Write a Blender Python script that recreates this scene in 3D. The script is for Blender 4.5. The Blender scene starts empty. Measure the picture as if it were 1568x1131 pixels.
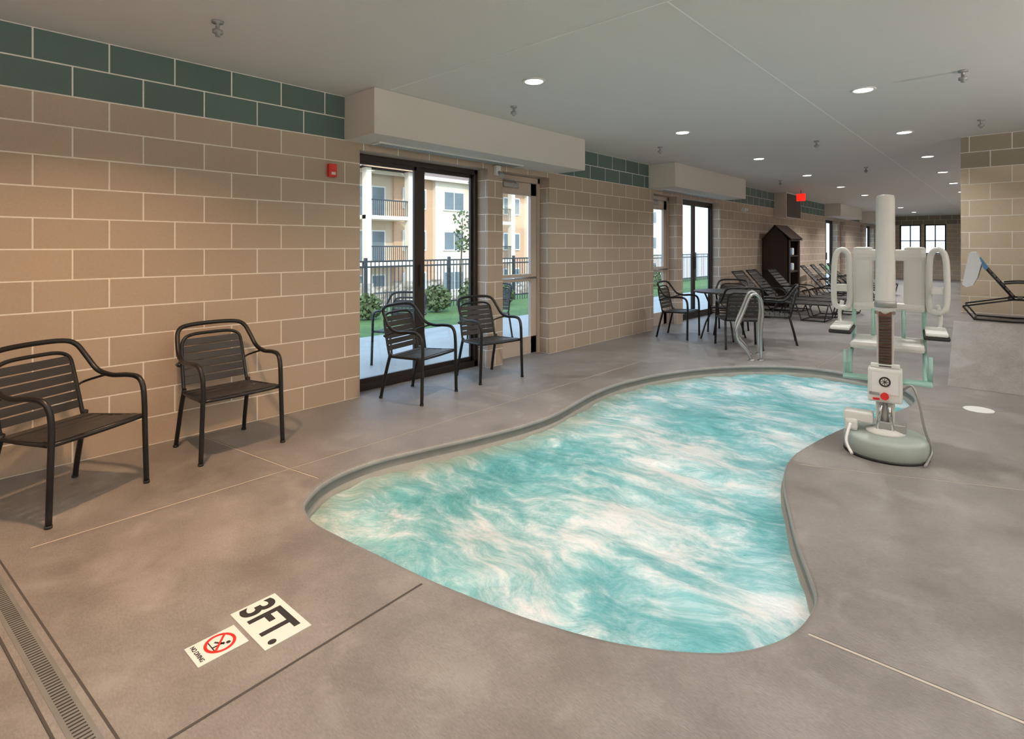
import bpy, bmesh, math, random
from mathutils import Vector, Matrix
random.seed(4)
S=bpy.context.scene
S.view_settings.view_transform='Standard'
S.view_settings.look='None'
S.view_settings.exposure=0.0
COL=bpy.context.collection

# ---------------------------------------------------------------- materials
def lin(c):
    return tuple(((x/255)/12.92 if x/255<=0.04045 else ((x/255+0.055)/1.055)**2.4) for x in c)+(1,)
def newmat(name):
    m=bpy.data.materials.new(name); m.use_nodes=True
    nt=m.node_tree; b=nt.nodes['Principled BSDF']
    return m,nt,b
def N(nt,t,**kw):
    n=nt.nodes.new(t)
    for k,v in kw.items(): setattr(n,k,v)
    return n
def simple(name,rgb,rough=.5,metal=0,noise=.06,scale=30,bump=0,emis=None,es=0):
    m,nt,b=newmat(name)
    c=lin(rgb)
    tc=N(nt,'ShaderNodeTexCoord'); nz=N(nt,'ShaderNodeTexNoise'); nz.inputs['Scale'].default_value=scale; nz.inputs['Detail'].default_value=4
    nt.links.new(tc.outputs['Object'],nz.inputs['Vector'])
    mx=N(nt,'ShaderNodeMix',data_type='RGBA')
    mx.inputs[6].default_value=tuple(min(1,x*(1-noise)) for x in c[:3])+(1,)
    mx.inputs[7].default_value=tuple(min(1,x*(1+noise)) for x in c[:3])+(1,)
    nt.links.new(nz.outputs['Fac'],mx.inputs[0]); nt.links.new(mx.outputs[2],b.inputs['Base Color'])
    b.inputs['Roughness'].default_value=rough; b.inputs['Metallic'].default_value=metal
    if bump:
        bp=N(nt,'ShaderNodeBump'); bp.inputs['Strength'].default_value=bump; bp.inputs['Distance'].default_value=.005
        nt.links.new(nz.outputs['Fac'],bp.inputs['Height']); nt.links.new(bp.outputs[0],b.inputs['Normal'])
    if emis:
        b.inputs['Emission Color'].default_value=lin(emis); b.inputs['Emission Strength'].default_value=es
        m.cycles.emission_sampling='NONE'
    return m

def brick_mat(name,c1,c2,g1,g2,mortar,green=True):
    m,nt,b=newmat(name); L=nt.links.new
    geo=N(nt,'ShaderNodeNewGeometry'); sp=N(nt,'ShaderNodeSeparateXYZ'); L(geo.outputs['Position'],sp.inputs[0])
    sn=N(nt,'ShaderNodeSeparateXYZ'); L(geo.outputs['True Normal'],sn.inputs[0])
    ab=N(nt,'ShaderNodeMath',operation='ABSOLUTE'); L(sn.outputs['X'],ab.inputs[0])
    gt=N(nt,'ShaderNodeMath',operation='GREATER_THAN'); L(ab.outputs[0],gt.inputs[0]); gt.inputs[1].default_value=.5
    mf=N(nt,'ShaderNodeMix',data_type='FLOAT'); L(gt.outputs[0],mf.inputs[0]); L(sp.outputs['X'],mf.inputs[2]); L(sp.outputs['Y'],mf.inputs[3])
    su=N(nt,'ShaderNodeMath',operation='ADD'); L(mf.outputs[0],su.inputs[0]); su.inputs[1].default_value=-.165+40.6
    cb=N(nt,'ShaderNodeCombineXYZ'); L(su.outputs[0],cb.inputs[0]); L(sp.outputs['Z'],cb.inputs[1])
    def br(a,c):
        t=N(nt,'ShaderNodeTexBrick'); L(cb.outputs[0],t.inputs['Vector'])
        t.offset=.5; t.offset_frequency=2; t.squash=1
        t.inputs['Scale'].default_value=1; t.inputs['Brick Width'].default_value=.406; t.inputs['Row Height'].default_value=.2035
        t.inputs['Mortar Size'].default_value=.0055; t.inputs['Mortar Smooth'].default_value=.25; t.inputs['Bias'].default_value=0
        t.inputs['Color1'].default_value=lin(a); t.inputs['Color2'].default_value=lin(c); t.inputs['Mortar'].default_value=lin(mortar)
        return t
    t1=br(c1,c2); out=t1.outputs['Color']
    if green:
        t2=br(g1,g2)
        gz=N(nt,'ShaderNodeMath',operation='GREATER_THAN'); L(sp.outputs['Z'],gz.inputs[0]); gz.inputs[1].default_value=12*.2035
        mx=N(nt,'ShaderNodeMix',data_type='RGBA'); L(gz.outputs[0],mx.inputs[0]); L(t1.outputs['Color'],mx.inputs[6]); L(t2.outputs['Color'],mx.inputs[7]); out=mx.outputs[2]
    nz=N(nt,'ShaderNodeTexNoise'); nz.inputs['Scale'].default_value=60; nz.inputs['Detail'].default_value=5; L(geo.outputs['Position'],nz.inputs['Vector'])
    mr=N(nt,'ShaderNodeMapRange'); L(nz.outputs['Fac'],mr.inputs[0]); mr.inputs[3].default_value=.92; mr.inputs[4].default_value=1.08
    vm=N(nt,'ShaderNodeVectorMath',operation='SCALE'); L(out,vm.inputs[0]); L(mr.outputs[0],vm.inputs['Scale'])
    L(vm.outputs[0],b.inputs['Base Color']); b.inputs['Roughness'].default_value=.62
    ad=N(nt,'ShaderNodeMath',operation='MULTIPLY_ADD'); L(nz.outputs['Fac'],ad.inputs[0]); ad.inputs[1].default_value=-.12; L(t1.outputs['Fac'],ad.inputs[2])
    bp=N(nt,'ShaderNodeBump',invert=True); bp.inputs['Strength'].default_value=.5; bp.inputs['Distance'].default_value=.006
    L(ad.outputs[0],bp.inputs['Height']); L(bp.outputs[0],b.inputs['Normal'])
    return m

def concrete(name,a,bc,fine=.12,blot=.0):
    m,nt,b=newmat(name); L=nt.links.new
    geo=N(nt,'ShaderNodeNewGeometry')
    n1=N(nt,'ShaderNodeTexNoise'); n1.inputs['Scale'].default_value=1.3; n1.inputs['Detail'].default_value=10; n1.inputs['Roughness'].default_value=.74; L(geo.outputs['Position'],n1.inputs['Vector'])
    cr=N(nt,'ShaderNodeValToRGB'); cr.color_ramp.elements[0].position=.34; cr.color_ramp.elements[1].position=.66
    cr.color_ramp.elements[0].color=lin(a); cr.color_ramp.elements[1].color=lin(bc); L(n1.outputs['Fac'],cr.inputs[0])
    mp=N(nt,'ShaderNodeMapping'); mp.inputs['Scale'].default_value=(50,150,50); mp.inputs['Rotation'].default_value=(0,0,.6); L(geo.outputs['Position'],mp.inputs[0])
    n2=N(nt,'ShaderNodeTexNoise'); n2.inputs['Scale'].default_value=1; n2.inputs['Detail'].default_value=4; n2.inputs['Roughness'].default_value=.7; L(mp.outputs[0],n2.inputs['Vector'])
    mr=N(nt,'ShaderNodeMapRange'); L(n2.outputs['Fac'],mr.inputs[0]); mr.inputs[1].default_value=.3; mr.inputs[2].default_value=.7; mr.inputs[3].default_value=1-fine; mr.inputs[4].default_value=1+fine
    vm=N(nt,'ShaderNodeVectorMath',operation='SCALE'); L(cr.outputs[0],vm.inputs[0]); L(mr.outputs[0],vm.inputs['Scale'])
    n3=N(nt,'ShaderNodeTexNoise'); n3.inputs['Scale'].default_value=3.5; n3.inputs['Detail'].default_value=6; n3.inputs['Distortion'].default_value=.6; L(geo.outputs['Position'],n3.inputs['Vector'])
    m3=N(nt,'ShaderNodeMapRange'); L(n3.outputs['Fac'],m3.inputs[0]); m3.inputs[1].default_value=.56; m3.inputs[2].default_value=.75; m3.inputs[4].default_value=blot
    mx=N(nt,'ShaderNodeMix',data_type='RGBA'); L(m3.outputs[0],mx.inputs[0]); L(vm.outputs[0],mx.inputs[6]); mx.inputs[7].default_value=lin((172,170,166))
    L(mx.outputs[2],b.inputs['Base Color'])
    mr2=N(nt,'ShaderNodeMapRange'); L(n1.outputs['Fac'],mr2.inputs[0]); mr2.inputs[1].default_value=.35; mr2.inputs[2].default_value=.65; mr2.inputs[3].default_value=.36; mr2.inputs[4].default_value=.55
    L(mr2.outputs[0],b.inputs['Roughness'])
    bp=N(nt,'ShaderNodeBump'); bp.inputs['Strength'].default_value=.6; bp.inputs['Distance'].default_value=.004
    L(n2.outputs['Fac'],bp.inputs['Height']); L(bp.outputs[0],b.inputs['Normal'])
    return m

def water_mat():
    m,nt,b=newmat('spa_water'); L=nt.links.new
    geo=N(nt,'ShaderNodeNewGeometry')
    def noise(vec,scale,detail,rough=.5,dist=0):
        n=N(nt,'ShaderNodeTexNoise'); n.inputs['Scale'].default_value=scale; n.inputs['Detail'].default_value=detail; n.inputs['Roughness'].default_value=rough; n.inputs['Distortion'].default_value=dist; L(vec,n.inputs['Vector']); return n.outputs['Fac']
    def mapping(vec,rot,sc):
        mp=N(nt,'ShaderNodeMapping'); mp.inputs['Rotation'].default_value=(0,0,rot); mp.inputs['Scale'].default_value=sc; L(vec,mp.inputs[0]); return mp.outputs[0]
    def ma(a,k,c,cc=0):
        x=N(nt,'ShaderNodeMath',operation='MULTIPLY_ADD'); L(a,x.inputs[0]); x.inputs[1].default_value=k
        if c is None: x.inputs[2].default_value=cc
        else: L(c,x.inputs[2])
        return x.outputs[0]
    def ab(a):
        x=N(nt,'ShaderNodeMath',operation='ABSOLUTE'); L(a,x.inputs[0]); return x.outputs[0]
    def mul(a,c):
        x=N(nt,'ShaderNodeMath',operation='MULTIPLY'); L(a,x.inputs[0]); L(c,x.inputs[1]); return x.outputs[0]
    nw=N(nt,'ShaderNodeTexNoise'); nw.inputs['Scale'].default_value=1.3; nw.inputs['Detail'].default_value=2; L(geo.outputs['Position'],nw.inputs['Vector'])
    s=N(nt,'ShaderNodeVectorMath',operation='SUBTRACT'); L(nw.outputs['Color'],s.inputs[0]); s.inputs[1].default_value=(.5,.5,.5)
    sc=N(nt,'ShaderNodeVectorMath',operation='SCALE'); L(s.outputs[0],sc.inputs[0]); sc.inputs['Scale'].default_value=.6
    ad=N(nt,'ShaderNodeVectorMath',operation='ADD'); L(geo.outputs['Position'],ad.inputs[0]); L(sc.outputs[0],ad.inputs[1])
    clouds=noise(geo.outputs['Position'],1.15,3,.5)
    mapA=mapping(ad.outputs[0],-.65,(1.2,3.0,1))
    streak=noise(mapA,2.2,6,.60)
    rid=noise(mapping(ad.outputs[0],-.65,(1.1,2.6,1)),1.5,4,.5)
    ridge=ma(ab(ma(rid,2,None,-1)),-5.5,None,1)
    cl=N(nt,'ShaderNodeMath',operation='MAXIMUM'); L(ridge,cl.inputs[0]); cl.inputs[1].default_value=0; ridge=cl.outputs[0]
    chop=noise(mapping(ad.outputs[0],-.3,(8,14,1)),1.5,6,.68)
    fine=noise(mapping(ad.outputs[0],-.65,(28,60,1)),1.2,3,.6)
    v=ma(clouds,1.35,None); v=ma(streak,.6,v); v=ma(chop,.62,v); v=ma(fine,.25,v); v=ma(mul(ridge,streak),.40,v)
    mr=N(nt,'ShaderNodeMapRange'); L(v,mr.inputs[0]); mr.inputs[1].default_value=1.10; mr.inputs[2].default_value=1.83
    cr=N(nt,'ShaderNodeValToRGB'); e=cr.color_ramp.elements
    e[0].position=.0; e[0].color=lin((92,172,178)); e[1].position=1.0; e[1].color=lin((240,248,251))
    for p,c in ((.26,(120,192,199)),(.48,(154,209,215)),(.66,(190,226,231)),(.82,(221,240,244))):
        q=e.new(p); q.color=lin(c)
    L(mr.outputs[0],cr.inputs[0])
    at=N(nt,'ShaderNodeAttribute'); at.attribute_name='shallow'
    mx=N(nt,'ShaderNodeMix',data_type='RGBA'); L(at.outputs['Fac'],mx.inputs[0]); L(cr.outputs[0],mx.inputs[6]); mx.inputs[7].default_value=lin((156,166,146))
    L(mx.outputs[2],b.inputs['Base Color'])
    b.inputs['Roughness'].default_value=.16; b.inputs['IOR'].default_value=1.33
    h=ma(chop,.8,streak); h=ma(fine,.25,h)
    bp=N(nt,'ShaderNodeBump'); bp.inputs['Strength'].default_value=.85; bp.inputs['Distance'].default_value=.06
    L(h,bp.inputs['Height']); L(bp.outputs[0],b.inputs['Normal'])
    return m

def glass_mat(name,tint=(240,246,246),fac=.07):
    m=bpy.data.materials.new(name); m.use_nodes=True; nt=m.node_tree; nt.nodes.clear()
    o=N(nt,'ShaderNodeOutputMaterial'); t=N(nt,'ShaderNodeBsdfTransparent'); t.inputs[0].default_value=lin(tint)
    g=N(nt,'ShaderNodeBsdfGlossy'); g.inputs['Roughness'].default_value=.02
    mx=N(nt,'ShaderNodeMixShader'); mx.inputs[0].default_value=fac
    nt.links.new(t.outputs[0],mx.inputs[1]); nt.links.new(g.outputs[0],mx.inputs[2]); nt.links.new(mx.outputs[0],o.inputs[0])
    return m

M={}
M['cmu']=brick_mat('painted_block',(178,160,141),(170,153,135),(88,110,103),(78,99,94),(232,227,219))
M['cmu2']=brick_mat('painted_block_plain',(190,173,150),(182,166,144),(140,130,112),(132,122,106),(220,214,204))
M['floor']=concrete('deck_concrete',(104,98,93),(138,133,129),.18,.30)
M['coping']=concrete('coping_concrete',(134,134,131),(156,156,153),.08)
M['rim']=simple('rim_band',(108,108,104),.5,noise=.25,scale=9)
M['joint']=simple('joint_sealant',(176,166,154),.8)
M['joint_dk']=simple('joint_dark',(62,57,53),.8)
M['ceil']=simple('ceiling_paint',(224,223,221),.9,noise=.03,scale=80,bump=.2)
M['soffit']=simple('soffit_paint',(210,204,196),.8,noise=.02,scale=60,bump=.1)
M['white']=simple('white_paint',(225,225,222),.4,noise=.02)
M['line']=simple('ceiling_joint_paint',(252,252,250),.8)
M['bronze']=simple('dark_bronze',(46,38,34),.4,metal=.3)
M['beige']=simple('beige_frame',(190,174,160),.45,noise=.03)
M['glass']=glass_mat('window_glass')
M['chair']=simple('chair_bronze_metal',(34,32,31),.36,metal=.35,noise=.15)
M['slat']=simple('chair_strap',(47,44,41),.5,noise=.12)
M['steel']=simple('polished_steel',(205,208,210),.18,metal=1,noise=.03)
M['liftw']=simple('lift_white_plastic',(214,214,209),.4,noise=.03)
M['liftg']=simple('lift_base_greygreen',(158,168,162),.5,noise=.05)
M['teal']=simple('lift_teal_frame',(160,200,188),.45)
M['rust']=simple('lift_gear_rust',(104,66,48),.6,noise=.4,scale=60)
M['dark']=simple('dark_rubber',(30,30,31),.6)
M['red']=simple('red_plastic',(205,38,34),.4)
M['tile']=simple('sign_tile_white',(222,220,214),.35,noise=.03)
M['black']=simple('black_ink',(28,28,30),.6)
M['wood']=simple('espresso_wood',(54,38,30),.5,noise=.25,scale=12)
M['towel']=simple('towel_cloth',(232,233,236),.95,noise=.08,scale=80,bump=.4)
M['towelb']=simple('towel_blue',(90,130,175),.95,noise=.08,scale=80,bump=.4)
M['grey']=simple('grey_metal',(160,160,158),.4,metal=.4)
M['tiles']=simple('waterline_tile',(140,140,132),.4,noise=.2,scale=12)
M['basin']=simple('basin_plaster',(150,205,205),.6)
M['can']=simple('downlight_lens',(255,255,250),.5,emis=(255,250,240),es=6)
M['exitred']=simple('exit_red',(230,40,30),.5,emis=(255,40,25),es=1.0)
M['patio']=concrete('patio_concrete',(150,150,147),(175,175,171),.06)
M['fence']=simple('fence_black',(56,62,66),.5)
M['stucco']=simple('stucco_tan',(205,186,162),.9,noise=.05,scale=5)
M['stucco2']=simple('stucco_cream',(228,216,196),.9,noise=.05,scale=5)
M['stucco3']=simple('stucco_terracotta',(204,166,134),.9,noise=.05,scale=5)
M['roof']=simple('roof_shingle',(130,108,96),.9,noise=.3,scale=20)
M['bwin']=simple('building_window',(112,124,130),.15,noise=.3,scale=.6)
M['water']=water_mat()
M['grass']=simple('grass',(86,116,62),.9,noise=.45,scale=6,bump=.4)
M['leaf']=simple('foliage',(88,104,66),.8,noise=.4,scale=3)
M['bark']=simple('bark',(90,72,58),.9)
def stone_mat():
    m,nt,b=newmat('ledge_stone'); L=nt.links.new
    tc=N(nt,'ShaderNodeTexCoord'); mp=N(nt,'ShaderNodeMapping'); mp.inputs['Scale'].default_value=(1.5,1.5,4); L(tc.outputs['Object'],mp.inputs[0])
    v=N(nt,'ShaderNodeTexVoronoi'); v.inputs['Scale'].default_value=1.3; L(mp.outputs[0],v.inputs['Vector'])
    cr=N(nt,'ShaderNodeValToRGB'); cr.color_ramp.elements[0].color=lin((140,128,112)); cr.color_ramp.elements[1].color=lin((205,196,182))
    sp=N(nt,'ShaderNodeSeparateColor'); L(v.outputs['Color'],sp.inputs[0]); L(sp.outputs[0],cr.inputs[0]); L(cr.outputs[0],b.inputs['Base Color']); b.inputs['Roughness'].default_value=.9
    return m
M['stone']=stone_mat()

# ---------------------------------------------------------------- mesh builder
class MB:
    def __init__(s): s.bm=bmesh.new(); s.mats=[]
    def mi(s,k):
        if k not in s.mats: s.mats.append(k)
        return s.mats.index(k)
    def _tag(s,faces,k,smooth=False):
        i=s.mi(k)
        for f in faces: f.material_index=i; f.smooth=smooth
    def box(s,a,b,k,bev=0,rot=None,piv=None):
        c=Vector(((a[0]+b[0])/2,(a[1]+b[1])/2,(a[2]+b[2])/2)); d=[abs(b[i]-a[i]) for i in range(3)]
        tb=bmesh.new(); bmesh.ops.create_cube(tb,size=1)
        for v in tb.verts: v.co=Vector((v.co.x*d[0],v.co.y*d[1],v.co.z*d[2]))
        if bev: bmesh.ops.bevel(tb,geom=tb.edges[:]+tb.verts[:],offset=min(bev,min(d)*.45),segments=2,affect='EDGES',profile=.6)
        mat=Matrix.Translation(c)
        if rot is not None:
            p=Vector(piv) if piv else c
            mat=Matrix.Translation(p)@rot.to_4x4()@Matrix.Translation(-p)@mat
        tb.transform(mat); s._merge(tb,k,False)
    def _merge(s,tb,k,smooth):
        vm={}
        for v in tb.verts: vm[v]=s.bm.verts.new(v.co)
        fs=[]
        for f in tb.faces:
            try: fs.append(s.bm.faces.new([vm[v] for v in f.verts]))
            except ValueError: pass
        s._tag(fs,k,smooth); tb.free()
    def cone(s,p0,p1,r0,r1,k,n=20,caps=True,smooth=True):
        p0=Vector(p0);p1=Vector(p1);ax=(p1-p0).normalized()
        u=ax.orthogonal().normalized();w=ax.cross(u)
        A=[s.bm.verts.new(p0+(u*math.cos(t)+w*math.sin(t))*r0) for t in [2*math.pi*i/n for i in range(n)]]
        B=[s.bm.verts.new(p1+(u*math.cos(t)+w*math.sin(t))*r1) for t in [2*math.pi*i/n for i in range(n)]]
        fs=[s.bm.faces.new((A[i],A[(i+1)%n],B[(i+1)%n],B[i])) for i in range(n)]
        s._tag(fs,k,smooth)
        if caps:
            s._tag([s.bm.faces.new(A[::-1]),s.bm.faces.new(B)],k,False)
    def lathe(s,c,prof,k,n=32):
        c=Vector(c); rings=[]
        for r,z in prof:
            rings.append([s.bm.verts.new(c+Vector((r*math.cos(2*math.pi*i/n),r*math.sin(2*math.pi*i/n),z))) for i in range(n)])
        fs=[]
        for A,B in zip(rings,rings[1:]):
            for i in range(n): fs.append(s.bm.faces.new((A[i],A[(i+1)%n],B[(i+1)%n],B[i])))
        s._tag(fs,k,True)
        s._tag([s.bm.faces.new(rings[0][::-1]),s.bm.faces.new(rings[-1])],k)
    def tube(s,pts,r,k,closed=False,n=8,sub=5,smoothp=True,flat=None):
        P=[Vector(p) for p in pts]
        if smoothp and len(P)>2:
            Q=[];m=len(P)
            rng=range(m if closed else m-1)
            for i in rng:
                if closed: a,b,c,d=P[(i-1)%m],P[i],P[(i+1)%m],P[(i+2)%m]
                else: a,b,c,d=P[max(i-1,0)],P[i],P[i+1],P[min(i+2,m-1)]
                for j in range(sub):
                    t=j/sub
                    Q.append(.5*((2*b)+(c-a)*t+(2*a-5*b+4*c-d)*t*t+(3*b-a-3*c+d)*t**3))
            if not closed: Q.append(P[-1])
            P=Q
        m=len(P); tang=[]
        for i in range(m):
            if closed: t=P[(i+1)%m]-P[i-1]
            else: t=P[min(i+1,m-1)]-P[max(i-1,0)]
            tang.append(t.normalized())
        u=tang[0].orthogonal().normalized(); rings=[]
        for i in range(m):
            u=(u-tang[i]*u.dot(tang[i])); 
            if u.length<1e-6: u=tang[i].orthogonal()
            u.normalize(); w=tang[i].cross(u)
            rings.append([s.bm.verts.new(P[i]+(u*math.cos(2*math.pi*j/n)+w*math.sin(2*math.pi*j/n))*r) for j in range(n)])
        fs=[]
        for i in range(m if closed else m-1):
            A=rings[i];B=rings[(i+1)%m]
            for j in range(n): fs.append(s.bm.faces.new((A[j],A[(j+1)%n],B[(j+1)%n],B[j])))
        s._tag(fs,k,True)
        if not closed: s._tag([s.bm.faces.new(rings[0][::-1]),s.bm.faces.new(rings[-1])],k)
    def poly(s,pts,k,smooth=False):
        f=s.bm.faces.new([s.bm.verts.new(p) for p in pts]); s._tag([f],k,smooth); return f
    def prism(s,pts,y0,y1,k):
        A=[s.bm.verts.new((x,y0,z)) for x,z in pts]; B=[s.bm.verts.new((x,y1,z)) for x,z in pts]; n=len(pts)
        s._tag([s.bm.faces.new(A),s.bm.faces.new(B[::-1])]+[s.bm.faces.new((A[i],B[i],B[(i+1)%n],A[(i+1)%n])) for i in range(n)],k)
    def mesh_in(s,me,mat4,k):
        tb=bmesh.new(); tb.from_mesh(me); tb.transform(mat4); s._merge(tb,k,False)
    def obj(s,name,loc=(0,0,0),rz=0,scale=1):
        me=bpy.data.meshes.new(name); 
        bmesh.ops.recalc_face_normals(s.bm,faces=s.bm.faces[:])
        s.bm.to_mesh(me); s.bm.free()
        for k in s.mats: me.materials.append(M[k])
        return put(me,name,loc,rz,scale)
def put(me,name,loc=(0,0,0),rz=0,scale=1):
    o=bpy.data.objects.new(name,me); COL.objects.link(o); o.location=loc; o.rotation_euler=(0,0,rz); o.scale=(scale,)*3
    return o

CE=2.85
# ---------------------------------------------------------------- pool outline
POOL=[(1.73,1.51),(1.64,1.58),(1.53,1.72),(1.46,1.92),(1.45,2.2),(1.52,2.55),(1.62,2.97),(1.69,3.39),(1.70,3.8),(1.63,4.22),(1.56,4.65),(1.55,5.22),(1.70,5.95),(2.01,6.62),(2.44,7.12),(2.89,7.33),(3.39,7.25),(3.72,7.02),(3.9,6.72),(3.96,6.40),(3.91,6.0),(3.76,5.5),(3.63,5.0),(3.55,4.5),(3.52,4.1),(3.59,3.7),(3.74,3.28),(3.87,2.95),(3.99,2.69),(4.05,2.54),(4.06,2.4),(4.04,2.25),(3.99,2.12),(3.91,2.0),(3.80,1.90),(3.65,1.80),(3.48,1.72),(3.23,1.64),(2.99,1.59),(2.77,1.55),(2.43,1.51),(2.12,1.475),(1.91,1.465)]
def cr2(P,sub=5):
    Q=[];m=len(P)
    for i in range(m):
        a,b,c,d=[Vector(P[j%m]) for j in (i-1,i,i+1,i+2)]
        for j in range(sub):
            t=j/sub
            Q.append(.5*((2*b)+(c-a)*t+(2*a-5*b+4*c-d)*t*t+(3*b-a-3*c+d)*t**3))
    return Q
PL=cr2(POOL)
def offs(P,o):
    m=len(P); R=[]
    for i in range(m):
        t=(P[(i+1)%m]-P[i-1]).normalized(); R.append(P[i]+Vector((t.y,-t.x))*o)
    return R
area=sum(PL[i-1].x*PL[i].y-PL[i].x*PL[i-1].y for i in range(len(PL)))
sg=-1 if area>0 else 1
def inset(o): return offs(PL,sg*o)

# ---------------------------------------------------------------- floor
X1=8.0; Y0=-3.5; Y1=31.0
def flat_with_hole(name,rect,hole,z,mat):
    bm=bmesh.new()
    def loop(pts):
        vs=[bm.verts.new((p[0],p[1],z)) for p in pts]
        return [bm.edges.new((vs[i-1],vs[i])) for i in range(len(vs))]
    e=loop(rect)+loop(hole)
    bmesh.ops.triangle_fill(bm,edges=e,use_beauty=True,use_dissolve=False)
    for f in bm.faces:
        if f.normal.z<0: f.normal_flip()
    me=bpy.data.meshes.new(name); bm.to_mesh(me); bm.free(); me.materials.append(M[mat]); return put(me,name)
out=inset(-.03)
flat_with_hole('floor',[(-.3,Y0),(X1,Y0),(X1,Y1),(-.3,Y1)],[tuple(p) for p in out],0,'floor')

# coping + basin
mb=MB()
prof=[(-.03,0,'floor'),(-.014,-.0012,'floor'),(-.004,-.006,'floor'),(.003,-.016,'coping'),(.005,-.030,'coping'),(.002,-.036,'rim'),(.002,-.080,'rim'),(.016,-.082,'tiles'),(.016,-.17,'tiles'),(.016,-.9,'basin')]
rings=[]
for o,z,k in prof:
    rings.append([mb.bm.verts.new((p.x,p.y,z)) for p in inset(o)])
for (A,B,pr) in zip(rings,rings[1:],prof[1:]):
    n=len(A); mb._tag([mb.bm.faces.new((A[i],A[(i+1)%n],B[(i+1)%n],B[i])) for i in range(n)],pr[2],True)
f=mb.bm.faces.new(rings[-1]); mb._tag([f],'basin')
mb.obj('pool_basin')
# water: gridded, gently displaced
from mathutils import noise
bm=bmesh.new(); W=inset(.015); vs=[bm.verts.new((p.x,p.y,0)) for p in W]
ed=[bm.edges.new((vs[i-1],vs[i])) for i in range(len(vs))]
bmesh.ops.triangle_fill(bm,edges=ed,use_beauty=True)
for ax,lo,hi in ((0,1.4,4.1),(1,1.4,7.4)):
    t=lo
    while t<hi:
        no=(1,0,0) if ax==0 else (0,1,0); co=(t,0,0) if ax==0 else (0,t,0)
        bmesh.ops.bisect_plane(bm,geom=bm.verts[:]+bm.edges[:]+bm.faces[:],plane_co=co,plane_no=no); t+=.05
sh=[]
for v in bm.verts:
    x,y=v.co.x,v.co.y
    dmin=min((p.x-x)**2+(p.y-y)**2 for p in PL)**.5
    v.co.z=-.112+.016*noise.noise(Vector((x*2.2,y*3.5,0)))+.014*noise.noise(Vector((x*6,y*9,3)))
    left=max(0,min(1,(2.3-x)/.5))
    sh.append(left*max(0,1-dmin/.30)*(.7+.5*noise.noise(Vector((x*4,y*4,9)))))
for f in bm.faces:
    f.smooth=True
    if f.normal.z<0: f.normal_flip()
me=bpy.data.meshes.new('spa_water'); bm.to_mesh(me); bm.free(); me.materials.append(M['water'])
at=me.attributes.new('shallow','FLOAT','POINT')
for i,s_ in enumerate(sh): at.data[i].value=max(0,min(1,s_))
put(me,'spa_water')

# joints
mb=MB()
def strip(a,b,w,k,z=.0012):
    a=Vector(a);b=Vector(b);d=(b-a).normalized();n=Vector((-d.y,d.x))*w/2
    mb.poly([(a.x+n.x,a.y+n.y,z),(a.x-n.x,a.y-n.y,z),(b.x-n.x,b.y-n.y,z),(b.x+n.x,b.y+n.y,z)],k)
for a,b,w,k in [((1.17,.42),(1.17,20),.010,'joint'),((2.83,.42),(2.78,1.50),.010,'joint_dk'),((0,1.53),(1.17,1.7),.010,'joint'),((1.17,1.7),(1.45,1.75),.010,'joint'),
    ((4.09,2.27),(8,2.37),.012,'joint'),((3.60,4.0),(8,5.9),.009,'joint'),((4.0,6.12),(8,8.3),.009,'joint'),((0,3.9),(1.17,3.95),.009,'joint'),((0,6.3),(1.17,6.3),.009,'joint'),((1.17,6.3),(1.80,6.3),.009,'joint'),
    ((2.9,7.4),(2.9,20),.009,'joint'),((0,9.2),(4,9.2),.010,'joint'),((0,12.2),(4,12.2),.010,'joint'),((1.5,-1.5),(1.63,.2),.008,'joint_dk')]:
    strip(a,b,w,k)
    if k=='joint':
        a=Vector(a);b=Vector(b);d=(b-a).normalized();n=Vector((-d.y,d.x))*(w*.5+.002); strip(a+n,b+n,.004,'joint_dk',.0009)
mb.obj('floor_joints')
# trench drain
mb=MB(); A=Vector((.6,.20)); B=Vector((3.4,.425)); d=(B-A).normalized(); L=(B-A).length
mb.box((0,-.055,-.001),(L,.055,.003),'floor')
mb.box((0,-.062,.001),(L,-.054,.0035),'joint_dk'); mb.box((0,.054,.001),(L,.062,.0035),'joint_dk')
mb.box((0,-.034,.002),(L,.034,.004),'rim')
x=.01
while x<L-.01:
    mb.box((x,-.02,.0035),(x+.006,.02,.0046),'dark'); x+=.017
mb.obj('trench_drain',(A.x,A.y,0),math.atan2(d.y,d.x))
mb=MB(); mb.lathe((4.42,6.4,0),[(.11,.0),(.11,.006),(.10,.009)],'white'); mb.obj('floor_drain_cover')

# raised deck on right (far)
mb=MB(); XD=X1-.01
for pts in [[(4.14,7.3,0.002),(XD,7.3,0.002),(XD,8.05,.60),(4.14,8.05,.60)],[(4.14,8.05,.6),(XD,8.05,.6),(XD,13,.6),(4.14,13,.6)],[(4.14,7.3,0.002),(4.14,8.05,.6),(4.14,13,.6),(4.14,13,0.002)],[(4.14,13,0.002),(4.14,13,.6),(XD,13,.6),(XD,13,0.002)]]:
    mb.poly(pts,'floor')
mb.obj('raised_deck')
mb=MB(); mb.box((4.14,9.16,.601),(XD,9.40,CE),'cmu2'); mb.obj('wall_right_partition')

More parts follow.
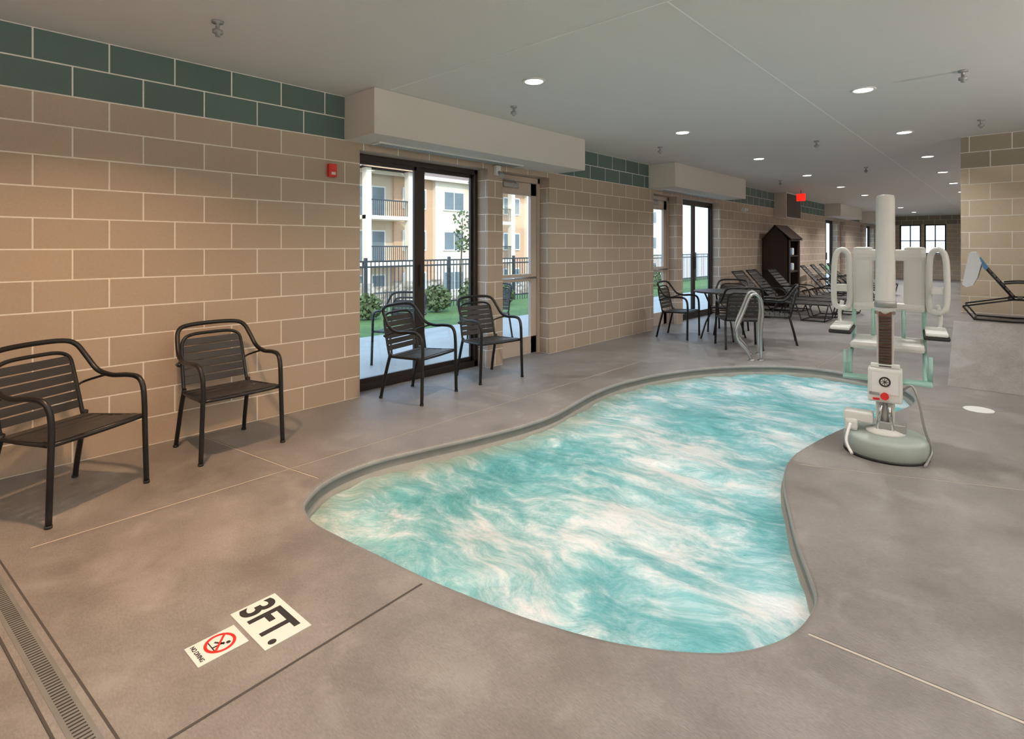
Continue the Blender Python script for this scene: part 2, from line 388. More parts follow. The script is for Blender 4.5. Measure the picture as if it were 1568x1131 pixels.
# ---------------------------------------------------------------- walls / openings
groups=[((2.965,4.71),(4.97,5.886)),((9.95,11.75),(8.8,9.7)),((20.6,22.3),(22.6,23.5)),((27.4,29.1),(26.2,27.1))]
HT=2.37
ops=sorted([g for gg in groups for g in gg])
y=Y0
for a,b in ops+[(Y1,None)]:
    mb=MB(); mb.box((-.25,y,0),(0,a,CE),'cmu'); mb.obj('wall_left')
    if b is not None:
        mb=MB(); mb.box((-.25,a,HT),(0,b,CE),'cmu'); mb.obj('wall_left'); y=b
yb=Y1
BW=[(.70,1.50),(1.62,2.40)]
mb=MB(); x=-.25
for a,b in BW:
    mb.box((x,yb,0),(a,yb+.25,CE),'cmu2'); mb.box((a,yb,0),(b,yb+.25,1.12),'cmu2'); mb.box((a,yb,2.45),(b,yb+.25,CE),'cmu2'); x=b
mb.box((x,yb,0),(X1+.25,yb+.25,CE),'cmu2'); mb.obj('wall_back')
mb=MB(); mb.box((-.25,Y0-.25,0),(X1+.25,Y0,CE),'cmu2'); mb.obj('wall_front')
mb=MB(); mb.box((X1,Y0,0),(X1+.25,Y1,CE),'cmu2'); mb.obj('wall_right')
mb=MB(); mb.box((-.25,Y0-.25,CE),(X1+.25,Y1+.25,CE+.2),'ceil')
mb.obj('ceiling')
mb=MB()
for a,b in [((.5,2.96),(8,2.96)),((3.18,2.96),(3.18,31)),((.5,12.4),(8,12.4))]:
    strip(a,b,.012,'line',CE-.0015)
mb.obj('ceiling_joints')
# soffits
for (y0,y1) in [(2.80,6.03),(8.62,11.88),(20.4,23.75),(26.0,29.3)]:
    mb=MB(); mb.box((0.001,y0,2.44),(.486,y1,CE-.001),'soffit',bev=.006)
    mb.box((.05,y0+.25,2.425),(.20,y1-.9,2.441),'white',bev=.003)
    for j in range(4): mb.box((.07+j*.032,y0+.28,2.4235),(.078+j*.032,y1-.93,2.426),'joint_dk')
    mb.obj('soffit')
mb=MB(); mb.box((0.001,15.3,2.2),(.30,16.6,CE-.001),'soffit'); mb.box((.30,15.35,2.22),(.31,16.55,CE-.03),'wood'); mb.obj('soffit')

# windows & doors
def window(name,a,b,x=-.2,h=HT,mull=True):
    a+=.003;b-=.003;h-=.003
    mb=MB(); w=.055
    mb.box((x-.05,a,0),(x+.03,a+w,h),'bronze',bev=.004); mb.box((x-.05,b-w,0),(x+.03,b,h),'bronze',bev=.004)
    mb.box((x-.05,a,h-w),(x+.03,b,h),'bronze',bev=.004); mb.box((x-.05,a,0),(x+.03,b,.07),'bronze',bev=.004)
    c=(a+b)/2
    mb.box((x-.03,c-.055,.07),(x+.02,c+.055,h-w),'bronze',bev=.004)
    for p,q,xx in ((a+w,c-.05,x+.005),(c+.05,b-w,x-.02)):
        mb.box((xx-.015,p,.07),(xx+.015,p+.03,h-w),'bronze'); mb.box((xx-.015,q-.03,.07),(xx+.015,q,h-w),'bronze')
        mb.box((xx-.015,p,.07),(xx+.015,q,.12),'bronze'); mb.box((xx-.015,p,h-w-.04),(xx+.015,q,h-w),'bronze')
    mb.box((x-.022,a+w,.1),(x-.018,b-w,h-w),'glass')
    mb.box((x+.03,c-.02,1.0),(x+.06,c+.0,1.25),'bronze',bev=.004)
    mb.obj(name)
def door(name,a,b,x=-.2,h=HT):
    a+=.003;b-=.003;h-=.003
    mb=MB(); w=.05
    mb.box((x-.06,a,0),(x+.04,a+w,h),'beige',bev=.004); mb.box((x-.06,b-w,0),(x+.04,b,h),'beige',bev=.004); mb.box((x-.06,a,h-w-.02),(x+.04,b,h),'beige',bev=.004)
    p,q=a+w+.004,b-w-.004; s=.115
    mb.box((x-.025,p,.01),(x+.02,p+s,h-w-.024),'beige',bev=.004); mb.box((x-.025,q-s,.01),(x+.02,q,h-w-.024),'beige',bev=.004)
    mb.box((x-.025,p,.01),(x+.02,q,.24),'beige',bev=.004); mb.box((x-.025,p,h-w-.19),(x+.02,q,h-w-.024),'beige',bev=.004)
    mb.box((x-.025,p+s,.98),(x+.02,q-s,1.08),'beige',bev=.004)
    mb.box((x-.005,p+s,.24),(x,q-s,h-w-.19),'glass')
    mb.tube([(x+.02,p+.06,1.03),(x+.08,p+.08,1.03),(x+.08,q-.08,1.03),(x+.02,q-.06,1.03)],.014,'steel',smoothp=False)
    mb.box((x+.02,p+.1,h-.16),(x+.07,p+.4,h-.1),'grey',bev=.006); mb.tube([(x+.06,p+.35,h-.1),(x+.12,p+.25,h-.08),(x+.05,p+.05,h-.06)],.008,'grey',smoothp=False)
    mb.obj(name)
for i,(wn,dn) in enumerate(groups):
    window('window_%d'%(i+1),*wn); door('door_%d'%(i+1),*dn)
for i,(a,b) in enumerate(BW):
    mb=MB(); a+=.003;b-=.003;z0=1.123;z1=2.447
    for xa,xb in ((a,a+.05),(b-.05,b),((a+b)/2-.02,(a+b)/2+.02)): mb.box((xa,yb+.05,z0),(xb,yb+.13,z1),'bronze')
    mb.box((a,yb+.05,z0),(b,yb+.13,z0+.05),'bronze'); mb.box((a,yb+.05,z1-.05),(b,yb+.13,z1),'bronze'); mb.box((a,yb+.05,1.7),(b,yb+.13,1.74),'bronze')
    mb.box((a,yb+.085,z0),(b,yb+.09,z1),'glass')
    mb.obj('window_%d'%(i+5))
mb=MB(); mb.box((0.001,4.80,2.30),(.06,4.88,2.42),'white',bev=.01); mb.cone((.06,4.84,2.34),(.13,4.84,2.28),.02,.03,'grey'); mb.obj('wall_sprinkler')

# ---------------------------------------------------------------- lights
cans=[(1.63,3.62),(1.63,6.46),(1.63,9.2),(1.63,11.97),(1.63,14.8),(1.63,17.6),(1.63,20.4),(1.63,24),(1.63,27.5),
      (3.65,5.80),(3.65,8.28),(3.65,10.73),(3.65,13.16),(3.65,15.6),(3.65,18.2),(3.65,21),(3.65,24),(3.65,27.5),
      (1.63,.80),(3.65,2.9),(3.65,.2),(5.9,.2),(5.9,2.9)]
mb0=MB(); mb0.lathe((0,0,0),[(.098,0),(.10,-.006),(.082,-.010),(.075,-.004)],'white'); mb0.cone((0,0,-.0105),(0,0,-.0045),.072,.072,'can',n=32)
me=mb0.obj('downlight',(cans[0][0],cans[0][1],CE)).data
for c in cans[1:]: put(me,'downlight',(c[0],c[1],CE))
def alight(name,loc,size,power,col=(1,.93,.84),spread=170,rot=(0,0,0)):
    l=bpy.data.lights.new(name,'AREA'); l.shape='DISK'; l.size=size; l.energy=power; l.color=col; l.spread=math.radians(spread)
    o=bpy.data.objects.new(name,l); o.location=loc; o.rotation_euler=rot; COL.objects.link(o)
for c in cans:
    if c[1]>16 and c[0]>3: continue
    warm=(1,.98,.95); p=18 if c[1]<16 else 60
    if c==(1.63,.80): warm=(1,.60,.33); p=46
    if c==(1.63,3.62): warm=(1,.82,.64); p=25
    if c in ((3.65,.2),(5.9,.2),(3.65,2.9)): p=14
    alight('downlight_lamp',(c[0],c[1],CE-.02),.14,p,warm,130)
# unseen fill uplights with invented housings, added to brighten the ceiling
mbs=MB(); mbs.lathe((0,0,0),[(.03,-.12),(.09,-.03),(.14,0),(.13,.0),(.08,-.03),(.02,-.06)],'white'); mbs.box((-.02,-.02,-.12),(.14,.02,-.06),'grey')
mes=None
for c,p in [((7.85,-1.5,2.05,0),140),((7.85,2,2.05,0),200),((7.85,5.5,2.05,0),240),((2.0,-3.35,2.05,-math.pi/2),60),((5.2,-3.35,2.05,-math.pi/2),140),((7.85,15,2.05,0),240),((7.85,21,2.05,0),240)]:
    if mes is None: mes=mbs.obj('fill_uplight_housing',c[:3],c[3]).data
    else: put(mes,'fill_uplight_housing',c[:3],c[3])
    alight('ceiling_fill_lamp',(c[0]-(.0 if c[3] else .3),c[1]+(.3 if c[3] else 0),c[2]+.06),.22,p,(1,.985,.96),180,(math.pi,0,0))

# sprinklers
mbs=MB(); mbs.lathe((0,0,0),[(.035,0),(.033,-.012),(.012,-.014),(.012,-.05),(.03,-.055),(.03,-.075),(.014,-.08),(.014,-.095)],'grey',n=16)
mes=mbs.obj('ceiling_sprinkler',(.965,1.335,CE)).data
for c in [(.93,4.14),(4.35,5.71),(4.38,8.04),(.95,7.2),(.95,12.6),(2.7,8.2),(2.7,11.5)]: put(mes,'ceiling_sprinkler',(c[0],c[1],CE))
mb=MB(); mb.box((0.001,2.62,2.08),(.045,2.70,2.20),'red',bev=.008); mb.box((.044,2.635,2.15),(.05,2.685,2.19),'red'); mb.box((.044,2.64,2.10),(.052,2.68,2.125),'white'); mb.obj('fire_alarm')
mb=MB(); mb.box((.62,15.0,2.58),(.82,15.04,2.76),'exitred',bev=.005); mb.cone((.72,15.02,2.75),(.72,15.02,CE),.012,.012,'grey'); mb.obj('exit_sign')
mb=MB(); mb.box((0.001,12.9,2.25),(.06,13.15,2.33),'white',bev=.01); mb.cone((.06,12.95,2.3),(.1,12.95,2.29),.03,.035,'white'); mb.cone((.06,13.1,2.3),(.1,13.1,2.29),.03,.035,'white'); mb.obj('emergency_light')

# ---------------------------------------------------------------- floor signs
def text_mesh(t,size):
    cu=bpy.data.curves.new('t','FONT'); cu.body=t; cu.size=size; cu.offset=size*.025; cu.extrude=.0004
    o=bpy.data.objects.new('t',cu); COL.objects.link(o); dg=bpy.context.evaluated_depsgraph_get(); dg.update()
    me=bpy.data.meshes.new_from_object(o.evaluated_get(dg)); bpy.data.objects.remove(o)
    xs=[v.co.x for v in me.vertices]; ys=[v.co.y for v in me.vertices]
    return me,min(xs),max(xs),min(ys),max(ys)
mb=MB(); mb.box((0,0,0),(.295,.178,.003),'tile')
me,a,b,c,d=text_mesh('3FT.',.2)
mb.mesh_in(me,Matrix.Translation((.012,.022,.0034))@Matrix.Diagonal((.272/(b-a),.135/(d-c),1,1))@Matrix.Translation((-a,-c,0)),'black')
mb.obj('depth_marker',(2.385,.868,0),.02)
mb=MB(); mb.box((0,0,0),(.13,.172,.003),'tile',bev=.001)
cx,cy=.062,.098; n=40
def ring(r0,r1,k,z):
    A=[(cx+r0*math.cos(2*math.pi*i/n),cy+r0*math.sin(2*math.pi*i/n),z) for i in range(n)]
    B=[(cx+r1*math.cos(2*math.pi*i/n),cy+r1*math.sin(2*math.pi*i/n),z) for i in range(n)]
    for i in range(n): mb.poly([A[i],A[(i+1)%n],B[(i+1)%n],B[i]],k)
ring(.042,.053,'red',.0036)
R=Matrix.Rotation(math.radians(-40),3,'Z')
mb.box((cx-.045,cy-.004,.003),(cx+.045,cy+.004,.0042),'red',rot=R)
mb.box((cx-.02,cy-.006,.003),(cx+.02,cy+.002,.0035),'black',rot=Matrix.Rotation(.6,3,'Z'))
mb.box((cx+.005,cy-.03,.003),(cx+.012,cy+.012,.0035),'black'); mb.cone((cx+.018,cy+.022,.003),(cx+.018,cy+.022,.0035),.008,.008,'black',n=12)
mb.box((cx-.03,cy-.032,.003),(cx+.03,cy-.028,.0035),'black')
me,a,b,c,d=text_mesh('NO DIVING',.03)
mb.mesh_in(me,Matrix.Translation((.012,.014,.0034))@Matrix.Diagonal((.1/(b-a),.016/(d-c),1,1))@Matrix.Translation((-a,-c,0)),'black')
mb.obj('no_diving_sign',(2.46,.682,0),.02)

# ---------------------------------------------------------------- patio chair (faces +Y local)
def chair_mesh():
    mb=MB(); r=.0155
    arm=[(-.285,.25,0),(-.275,.25,.30),(-.27,.25,.50),(-.272,.235,.60),(-.278,.19,.645),(-.285,.10,.652),(-.285,-.02,.645),(-.275,-.12,.675),(-.26,-.19,.76),(-.235,-.24,.835),(-.17,-.265,.865),(0,-.275,.872)]
    loop=arm+[(-x,y,z) for x,y,z in arm[:-1][::-1]]
    mb.tube(loop,r,'chair',n=10,sub=5)
    bh=[(-.225,-.17,.40),(-.222,-.20,.52),(-.215,-.235,.68),(-.20,-.25,.76),(-.14,-.262,.795),(0,-.267,.80)]
    mb.tube(bh+[(-x,y,z) for x,y,z in bh[:-1][::-1]],.012,'chair',n=8,sub=4)
    for s in (-1,1):
        mb.tube([(s*.228,-.155,.43),(s*.235,-.19,.30),(s*.24,-.235,.12),(s*.245,-.26,0)],r,'chair',n=8,sub=4)
        mb.tube([(s*.27,.24,.415),(s*.25,.0,.405),(s*.228,-.165,.40)],.012,'chair',n=8,sub=4)
        mb.tube([(s*.285,-.06,.645),(s*.262,-.205,.60),(s*.222,-.215,.58)],.008,'chair',n=6,sub=3)
        mb.cone((s*.285,.25,0),(s*.285,.25,.015),.018,.018,'dark',n=10); mb.cone((s*.245,-.26,0),(s*.245,-.26,.015),.018,.018,'dark',n=10)
    mb.tube([(-.272,.245,.415),(0,.25,.412),(.272,.245,.415)],.012,'chair',n=8,sub=3)
    mb.tube([(-.228,-.165,.40),(.228,-.165,.40)],.012,'chair',n=8,smoothp=False)
    for i in range(6):
        y=.205-i*.068; zz=.424-.010*math.sin(i/5*math.pi)-i*.003; w=.262-(i*.006)
        mb.box((-w,y-.029,zz-.004),(w,y+.029,zz+.005),'slat',bev=.003)
    for i in range(6):
        t=i/5; z=.475+t*.27; y=-.192-t*.056
        w=.222-t*.012
        mb.box((-w,y-.004,z-.024),(w,y+.005,z+.024),'slat',bev=.003,rot=Matrix.Rotation(.2,3,'X'))
    o=mb.obj('patio_chair'); return o
ch=chair_mesh(); cm=ch.data
def face(fx,fy): return math.atan2(-fx,fy)
def setchair(o,front_a,front_b,f):
    mx=(front_a[0]+front_b[0])/2; my=(front_a[1]+front_b[1])/2
    o.location=(mx-.25*f[0],my-.25*f[1],0); o.rotation_euler=(0,0,face(*f))
setchair(ch,(.98,.536),(.74,.987),(.88,.47))
for a,b,f in [((.69,1.349),(.655,1.878),(.998,.066)),((.665,3.208),(.535,3.70),(.967,.256)),((.52,4.08),(.607,4.63),(.987,-.156))]:
    o=put(cm,'patio_chair'); setchair(o,a,b,f)
for x,y,f in [(.62,8.45,(1,.1)),(1.98,8.95,(-.95,-.3)),(1.72,8.12,(-.55,.83)),(1.05,9.5,(.1,-1))]:
    put(cm,'patio_chair',(x,y,0),face(*f))
put(cm,'patio_chair',(-1.15,4.3,-.03),face(.5,-.86)); put(cm,'patio_chair',(-1.6,6.4,-.03),face(.2,-.98))
# round table
mb=MB(); mb.lathe((0,0,0),[(.43,.725),(.45,.73),(.45,.742),(.43,.75)],'slat',n=40)
for i in range(4):
    a=math.pi/4+i*math.pi/2; c,s_=math.cos(a),math.sin(a)
    mb.tube([(c*.36,s_*.36,0),(c*.28,s_*.28,.25),(c*.2,s_*.2,.45),(c*.3,s_*.3,.725)],.014,'chair')
mb.tube([(.2*math.cos(t*math.pi/8),.2*math.sin(t*math.pi/8),.42) for t in range(16)],.009,'chair',closed=True,sub=1)
mb.obj('patio_table',(1.25,8.72,0))

# ---------------------------------------------------------------- lounge
def lounge_mesh(angle=.95):
    mb=MB(); w=.30; H=.33
    for s in (-1,1):
        mb.tube([(.55,s*w,H),(1.92,s*w,H)],.014,'chair',smoothp=False)
        hx,hz=.62,H
        mb.tube([(hx,s*w,hz),(hx-.78*math.cos(angle),s*w,hz+.78*math.sin(angle))],.014,'chair',smoothp=False)
        mb.tube([(.05,s*w,.20),(.18,s*w,.02),(.62,s*w,.013),(.86,s*w,.02),(1.0,s*w,H)],.013,'chair',smoothp=False)
        mb.tube([(.05,s*w,.20),(.62,s*w,H)],.012,'chair',smoothp=False)
        mb.tube([(1.35,s*w,H),(1.45,s*w,.02),(1.85,s*w,.02),(1.92,s*w,H)],.013,'chair',smoothp=False)
        mb.tube([(.50,s*(w+.01),H+.22),(.70,s*(w+.01),H+.24),(.95,s*(w+.01),H+.2),(1.02,s*w,H)],.012,'chair')
    for x,z in ((.18,.02),(.86,.02),(1.45,.02),(1.85,.02),(1.92,H)):
        mb.tube([(x,-w,z),(x,w,z)],.012,'chair',smoothp=False)
    tx=.62-.78*math.cos(angle); tz=H+.78*math.sin(angle)
    mb.tube([(tx,-w,tz),(tx,w,tz)],.014,'chair',smoothp=False)
    for i in range(17):
        x=.68+i*.073
        mb.box((x-.028,-w,H+.008),(x+.028,w,H+.016),'slat',bev=.002)
    R=Matrix.Rotation(angle,3,'Y')
    for i in range(9):
        t=.06+i*.084; x=.62-t*math.cos(angle); z=H+t*math.sin(angle)
        mb.box((x-.032,-w,z-.004),(x+.032,w,z+.006),'slat',bev=.002,rot=R)
    return mb
lo=lounge_mesh(.85).obj('lounge_chair',(.12,12.1,0),.0); lm=lo.data
for x,y,r in [(.12,12.95,0),(.3,13.75,0),(.15,16.9,.1),(.15,17.9,.1),(.15,18.9,.1),(.15,19.8,.1)]:
    put(lm,'lounge_chair',(x,y,0),r)
mb=lounge_mesh(.95)
tx,tz=.62-.78*math.cos(.95),.33+.78*math.sin(.95)
# towel draped over the top rail of the backrest, hanging both sides
mb.prism([(tx-.045,tz+.015),(tx-.02,tz+.04),(tx+.03,tz+.04),(tx+.07,tz-.03),(tx+.10,tz-.12),(tx+.05,tz-.34),(tx+.0,tz-.45),(tx-.075,tz-.48),(tx-.12,tz-.44)],-.36,.12,'towel')
mb.prism([(tx+.075,tz-.04),(tx+.17,tz-.19),(tx+.14,tz-.23),(tx+.09,tz-.14)],-.355,.05,'towelb')
mb.obj('lounge_chair',(4.17,8.5,.60),.0,.78)

# ---------------------------------------------------------------- towel cabinet
mb=MB(); x0,x1,y0,y1=.02,.62,14.35,15.25
mb.box((x0,y0,0),(x1,y0+.04,1.62),'wood'); mb.box((x0,y1-.04,0),(x1,y1,1.62),'wood'); mb.box((x0,y0,0),(x0+.03,y1,1.62),'wood')
for z in (.0,.45,.82,1.2,1.58): mb.box((x0,y0,z),(x1,y1,z+.04),'wood')
mb.box((x1-.03,y0,.0),(x1+.02,y0+.1,1.62),'wood',bev=.01); mb.box((x1-.03,y1-.1,.0),(x1+.02,y1,1.62),'wood',bev=.01)
for z in (.87,1.25):
    for j in range(3): mb.box((x0+.1,y0+.14+j*.2,z-.01),(x1-.06,y0+.3+j*.2,z+.17),'towel' if j!=1 else 'towelb',bev=.03)
xm=(x0+x1)/2
for (xa,za,xb,zb) in ((x0-.0,1.60,xm,1.95),(x1+.08,1.60,xm,1.95)):
    mb.poly([(xa,y0-.06,za),(xb,y0-.06,zb),(xb,y1+.06,zb),(xa,y1+.06,za)],'wood'); mb.poly([(xa,y0-.06,za+.035),(xb,y0-.06,zb+.035),(xb,y1+.06,zb+.035),(xa,y1+.06,za+.035)],'wood')
    mb.poly([(xa,y0-.06,za),(xb,y0-.06,zb),(xb,y0-.06,zb+.035),(xa,y0-.06,za+.035)],'wood')
mb.poly([(x0,y0,1.6),(x1,y0,1.6),(xm,y0,1.94)],'wood'); mb.poly([(x0,y1,1.6),(x1,y1,1.6),(xm,y1,1.94)],'wood')
mb.obj('towel_cabinet')

# ---------------------------------------------------------------- grab rail
mb=MB(); ax=Vector((-.741,-.672,0)); base=Vector((2.27,7.34,0))
for k in (0,1):
    o=base+Vector((-.17,.42,0))*k
    def P(t,z): p=o+ax*t; return (p.x,p.y,z)
    mb.tube([P(.0,0),P(.0,.35),P(-.02,.60),P(.0,.76),P(.07,.84),P(.14,.81),P(.20,.67),P(.28,.48),P(.31,.36),P(.28,.24),P(.17,.10),P(.12,.0)],.020,'steel',n=12,sub=6)
    for t in (0,.12):
        q=P(t,0); mb.lathe(q,[(.045,0),(.045,.008),(.022,.02)],'steel',n=20)
mb.obj('grab_rail')

# ---------------------------------------------------------------- pool lift
mb=MB()
mb.lathe((0,0,0),[(.235,.0),(.25,.012),(.25,.11),(.245,.128),(.225,.14),(.10,.145)],'liftg',n=48)
mb.lathe((0,0,0),[(.253,.0),(.253,.018),(.25,.02)],'dark',n=48)
mb.lathe((0,0,.14),[(.12,0),(.12,.02),(.07,.04)],'liftw',n=32)
mb.box((-.25,-.06,.20),(-.07,.06,.27),'liftw',bev=.012); mb.box((-.24,-.09,.14),(-.16,.03,.22),'liftw',bev=.02)
mb.box((.03,-.05,.16),(.12,.04,.22),'grey',bev=.01)
mb.box((-.055,-.04,.14),(-.03,.03,.40),'liftw',bev=.006); mb.box((.03,-.04,.14),(.055,.03,.40),'liftw',bev=.006)
mb.cone((-.045,-.055,.15),(-.015,-.045,.40),.012,.012,'steel'); mb.cone((.045,-.055,.15),(.015,-.045,.40),.012,.012,'steel')
mb.cone((0,0,.15),(0,0,.45),.028,.028,'liftw'); mb.box((-.035,-.07,.17),(.035,-.04,.23),'grey',bev=.006)
mb.box((-.10,-.10,.37),(.10,.02,.60),'liftw',bev=.014); mb.box((-.075,-.104,.43),(.075,-.098,.57),'white')
mb.cone((0,-.102,.515),(0,-.108,.515),.034,.034,'black',n=24); mb.cone((0,-.108,.515),(0,-.110,.515),.024,.024,'tile',n=24)
for a in range(4): mb.box((-.022,-.112,.513),(.022,-.1105,.517),'black',rot=Matrix.Rotation(a*math.pi/4,3,'Y'))
mb.cone((0,-.10,.42),(0,-.13,.42),.022,.025,'red',n=20)
mb.box((-.07,-.102,.385),(-.03,-.099,.40),'red'); mb.box((-.09,-.104,.42),(-.03,-.1,.44),'grey')
mb.box((-.085,-.06,.60),(.085,-.02,.63),'liftw',bev=.008)
mb.box((-.038,-.05,.60),(.038,.02,.99),'rust',bev=.004)
z=.61
while z<.97:
    mb.box((-.036,-.062,z),(.036,-.048,z+.008),'joint_dk'); z+=.02
mb.box((-.05,-.03,.60),(-.036,.03,1.0),'liftw'); mb.box((.036,-.03,.60),(.05,.03,1.0),'liftw')
mb.lathe((0,0,0),[(.048,.97),(.060,1.0),(.062,1.05),(.060,1.10),(.056,1.78),(.05,1.80),(.03,1.805)],'liftw',n=32)
mb.lathe((0,0,0),[(.067,1.02),(.067,1.06),(.061,1.065)],'grey',n=32)
for s in (-1,1): mb.cone((s*.05,-.05,.985),(s*.05,-.06,.985),.012,.012,'steel',n=12)
mb.box((-.03,0,1.20),(.03,.62,1.26),'liftw',bev=.008); mb.box((-.04,.56,.80),(.04,.62,1.26),'liftw',bev=.008)
for s in (-1,1):
    mb.box((s*.10,.60,.93),(s*.24,.66,1.44),'liftw',bev=.035)
    mb.tube([(s*.26,.60,.98),(s*.26,.58,1.25),(s*.27,.58,1.38),(s*.31,.56,1.42),(s*.35,.54,1.38),(s*.362,.52,1.25),(s*.362,.52,1.02),(s*.34,.52,.96),(s*.29,.56,.95)],.021,'liftw',n=10,closed=True)
    mb.box((s*.27,.52,1.08),(s*.35,.56,1.14),'liftw',bev=.01)
    mb.box((s*.22,.20,.78),(s*.37,.62,.81),'dark',bev=.012); mb.box((s*.23,.19,.81),(s*.36,.60,.835),'white',bev=.012)
    mb.tube([(s*.32,.6,.79),(s*.33,.6,.9),(s*.31,.6,1.0)],.014,'liftw')
    mb.tube([(s*.23,.62,.98),(s*.23,.62,.72),(s*.23,.50,.66),(s*.23,.30,.62),(s*.23,.24,.48)],.015,'teal',n=8)
    mb.tube([(s*.10,.60,.95),(s*.10,.60,.70)],.014,'teal',smoothp=False)
mb.box((-.24,.59,1.33),(.24,.66,1.42),'liftw',bev=.03); mb.box((-.24,.59,.93),(.24,.66,1.0),'liftw',bev=.03)
mb.box((-.23,.20,.68),(.23,.64,.735),'liftw',bev=.025)
mb.box((-.27,.14,.46),(.27,.26,.485),'teal',bev=.01)
mb.tube([(-.26,.24,.47),(-.26,.22,.66)],.012,'teal',smoothp=False); mb.tube([(.26,.24,.47),(.26,.22,.66)],.012,'teal',smoothp=False)
mb.tube([(.09,-.02,.44),(.15,-.06,.50),(.19,-.08,.40),(.22,-.06,.22),(.26,-.02,.08),(.24,-.10,.03),(.22,-.20,.02)],.008,'grey',n=6,sub=8)
mb.tube([(-.20,-.12,.20),(-.22,-.20,.10),(-.18,-.26,.03)],.01,'white',n=6)
mb.obj('pool_lift',(3.985,4.64,0),.115)

# ---------------------------------------------------------------- exterior
mb=MB(); mb.box((-3.2,-5,-.1),(-.25,34,-.03),'patio'); mb.obj('patio_slab')
mb=MB(); mb.poly([(-3.2,-30,-.04),(-3.2,70,-.04),(-7,70,-.04),(-7,-30,-.04)],'grass'); mb.poly([(-3.2,Y1+.3,-.04),(60,Y1+.3,-.04),(60,90,-.04),(-3.2,90,-.04)],'grass'); mb.obj('lawn')
mb=MB(); mb.poly([(-7,-30,-.04),(-7,70,-.04),(-16,70,-2.9),(-16,-30,-2.9)],'grass'); mb.obj('grass_slope')
mb=MB(); mb.poly([(-16,-30,-2.9),(-16,70,-2.9),(-60,70,-2.9),(-60,-30,-2.9)],'patio'); mb.obj('pavement')
mb=MB(); fx=-5.8; y=2.0
while y<26:
    mb.box((fx-.008,y-.008,-.04),(fx+.008,y+.008,1.12),'fence'); y+=.105
y=2.0
while y<26: mb.box((fx-.03,y-.03,-.04),(fx+.03,y+.03,1.2),'fence'); y+=2.4
for z in (.10,1.0,1.12): mb.box((fx-.018,2,z-.018),(fx+.018,26,z+.018),'fence')
mb.obj('metal_fence')
def blob(mb,c,r,n,k,s=.07,zmin=-.02):
    for i in range(n):
        v=Vector((random.gauss(0,1),random.gauss(0,1),random.gauss(0,1))).normalized()*r*random.uniform(.55,1)
        v.z*=.9; p=Vector(c)+v; p.z=max(p.z,zmin+s); a=Vector((random.gauss(0,1),random.gauss(0,1),random.gauss(0,1))).normalized()*s; b=a.orthogonal().normalized()*s*.6
        mb.poly([p-a,p-b,p+a,p+b],k)
for (x,y,r) in [(-5.1,8.2,.35),(-5.0,9.3,.4),(-5.1,10.4,.3),(-5.0,14,.5),(-5.1,6.4,.3),(-5,18,.5)]:
    mb=MB(); blob(mb,(x,y,r*.75),r,500,'leaf',.055); mb.cone((x,y,-.038),(x,y,r),.03,.02,'bark'); mb.obj('shrub')
mb=MB(); mb.cone((-6.6,10.3,-.038),(-6.5,10.3,2.2),.03,.01,'bark'); 
for c,r in (((-6.5,10.3,2.2),.3),((-6.6,10.45,1.8),.28),((-6.4,10.2,1.5),.25)): blob(mb,c,r,60,'leaf',.05)
mb.obj('young_tree')

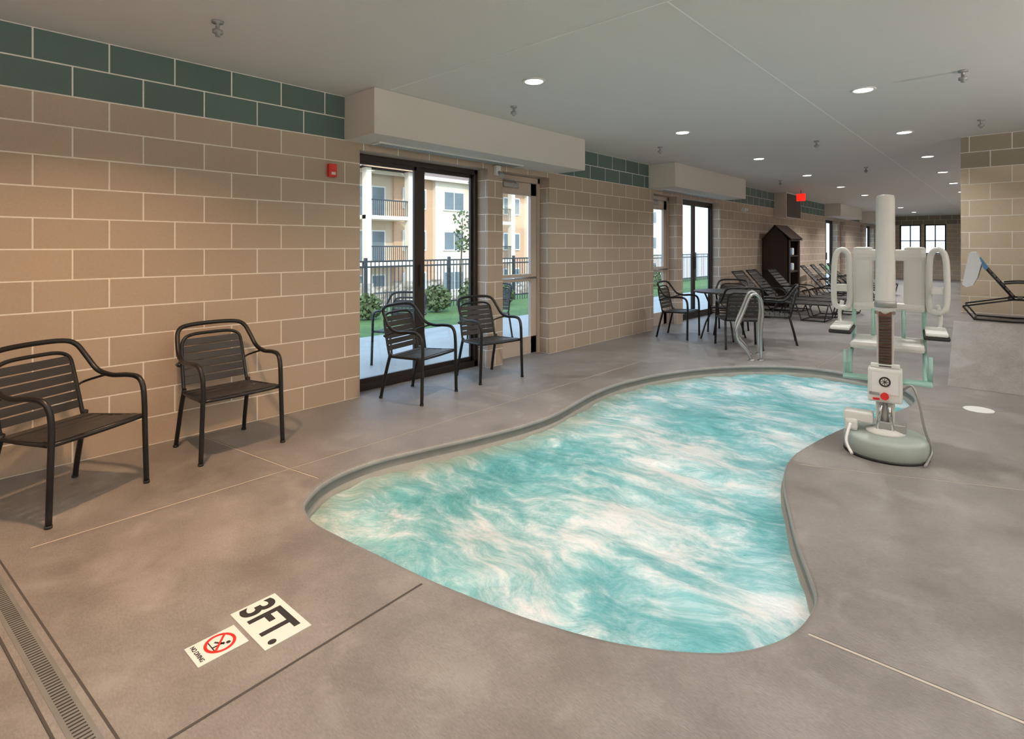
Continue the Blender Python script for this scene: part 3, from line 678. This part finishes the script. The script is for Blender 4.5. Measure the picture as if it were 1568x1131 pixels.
# apartment building
mb=MB(); bx=-28; zb=-2.895; FL=3.05
mb.box((bx-8,8,zb),(bx,62,zb+3*FL+.4),'stucco')
mb.box((bx,8,zb),(bx+.12,62,zb+1.6),'stone')
y=9.6;i=0
while y<60:
    kind=i%3
    for fl_ in range(3):
        z0=zb+fl_*FL
        if kind==0:
            mb.box((bx-.02,y+.5,z0+.25),(bx+.05,y+2.7,z0+2.45),'white'); mb.box((bx,y+.6,z0+.3),(bx+.07,y+1.55,z0+2.35),'bwin'); mb.box((bx,y+1.65,z0+.3),(bx+.07,y+2.6,z0+2.35),'bwin')
            mb.box((bx,y-.1,z0+.05),(bx+1.9,y+3.6,z0+.3),'stucco2')
            yy=y
            while yy<y+3.5: mb.box((bx+1.82,yy,z0+.3),(bx+1.85,yy+.03,z0+1.3),'fence'); yy+=.16
            mb.box((bx+1.8,y,z0+1.28),(bx+1.88,y+3.5,z0+1.36),'fence')
        else:
            c='stucco3' if kind==1 else 'stucco2'
            if fl_==0: mb.box((bx,y-.15,zb),(bx+(.5 if kind==2 else .15),y+3.35,zb+3*FL+.4),c); mb.box((bx,y-.17,zb),(bx+(.6 if kind==2 else .25),y+3.37,zb+1.9),'stone')
            o=.5 if kind==2 else .15
            mb.box((bx+o-.02,y+.55,z0+1.0),(bx+o+.12,y+2.65,z0+2.5),'white'); mb.box((bx+o,y+.65,z0+1.1),(bx+o+.14,y+1.55,z0+2.4),'bwin'); mb.box((bx+o,y+1.65,z0+1.1),(bx+o+.14,y+2.55,z0+2.4),'bwin')
    if kind==0:
        for yy in (y-.1,y+3.25): mb.box((bx+1.5,yy,zb),(bx+1.95,yy+.4,zb+3*FL+.3),'stucco2'); mb.box((bx+1.4,yy-.08,zb),(bx+2.05,yy+.48,zb+2.0),'stone')
        zt=zb+3*FL+.3
        mb.poly([(bx+2.3,y-.6,zt),(bx+2.3,y+4.1,zt),(bx+2.3,y+1.75,zt+1.5)],'stucco3')
        mb.poly([(bx+2.5,y-.8,zt-.05),(bx+2.5,y+1.75,zt+1.65),(bx-4,y+1.75,zt+1.65),(bx-4,y-.8,zt-.05)],'roof')
        mb.poly([(bx+2.5,y+4.3,zt-.05),(bx+2.5,y+1.75,zt+1.65),(bx-4,y+1.75,zt+1.65),(bx-4,y+4.3,zt-.05)],'roof')
    y+=3.5; i+=1
zt=zb+3*FL+.4
mb.poly([(bx+.9,7.5,zt-.1),(bx+.9,62.5,zt-.1),(bx-4,62.5,zt+2.2),(bx-4,7.5,zt+2.2)],'roof')
mb.box((bx+.85,7.5,zt-.3),(bx+.95,62.5,zt-.05),'stucco2')
mb.obj('apartment_building')

# ---------------------------------------------------------------- world / sun
w=bpy.data.worlds.new('World'); S.world=w; w.use_nodes=True; nt=w.node_tree
bg=nt.nodes['Background']; sky=nt.nodes.new('ShaderNodeTexSky'); sky.sky_type='PREETHAM'
sky.sun_direction=Vector((.5,-.5,.6)).normalized(); sky.turbidity=3
hs=nt.nodes.new('ShaderNodeMix'); hs.data_type='RGBA'; hs.inputs[0].default_value=.55; hs.inputs[7].default_value=(.72,.84,1,1)
nt.links.new(sky.outputs[0],hs.inputs[6]); nt.links.new(hs.outputs[2],bg.inputs[0]); bg.inputs[1].default_value=3.6
sn=bpy.data.lights.new('sun','SUN'); sn.energy=3.2; sn.color=(1,.88,.72); sn.angle=.01
so=bpy.data.objects.new('sun',sn); so.rotation_euler=Vector((.62,-.45,.5)).to_track_quat('Z','Y').to_euler(); COL.objects.link(so)

# ---------------------------------------------------------------- camera
c=bpy.data.cameras.new('camera'); co=bpy.data.objects.new('camera',c); COL.objects.link(co)
co.location=(4.66,0,1.44); co.rotation_euler=(math.pi/2,0,math.radians(42.2))
c.sensor_width=36; c.lens=19.515; c.shift_y=-.1196; c.clip_end=300; c.clip_start=.05
S.camera=co
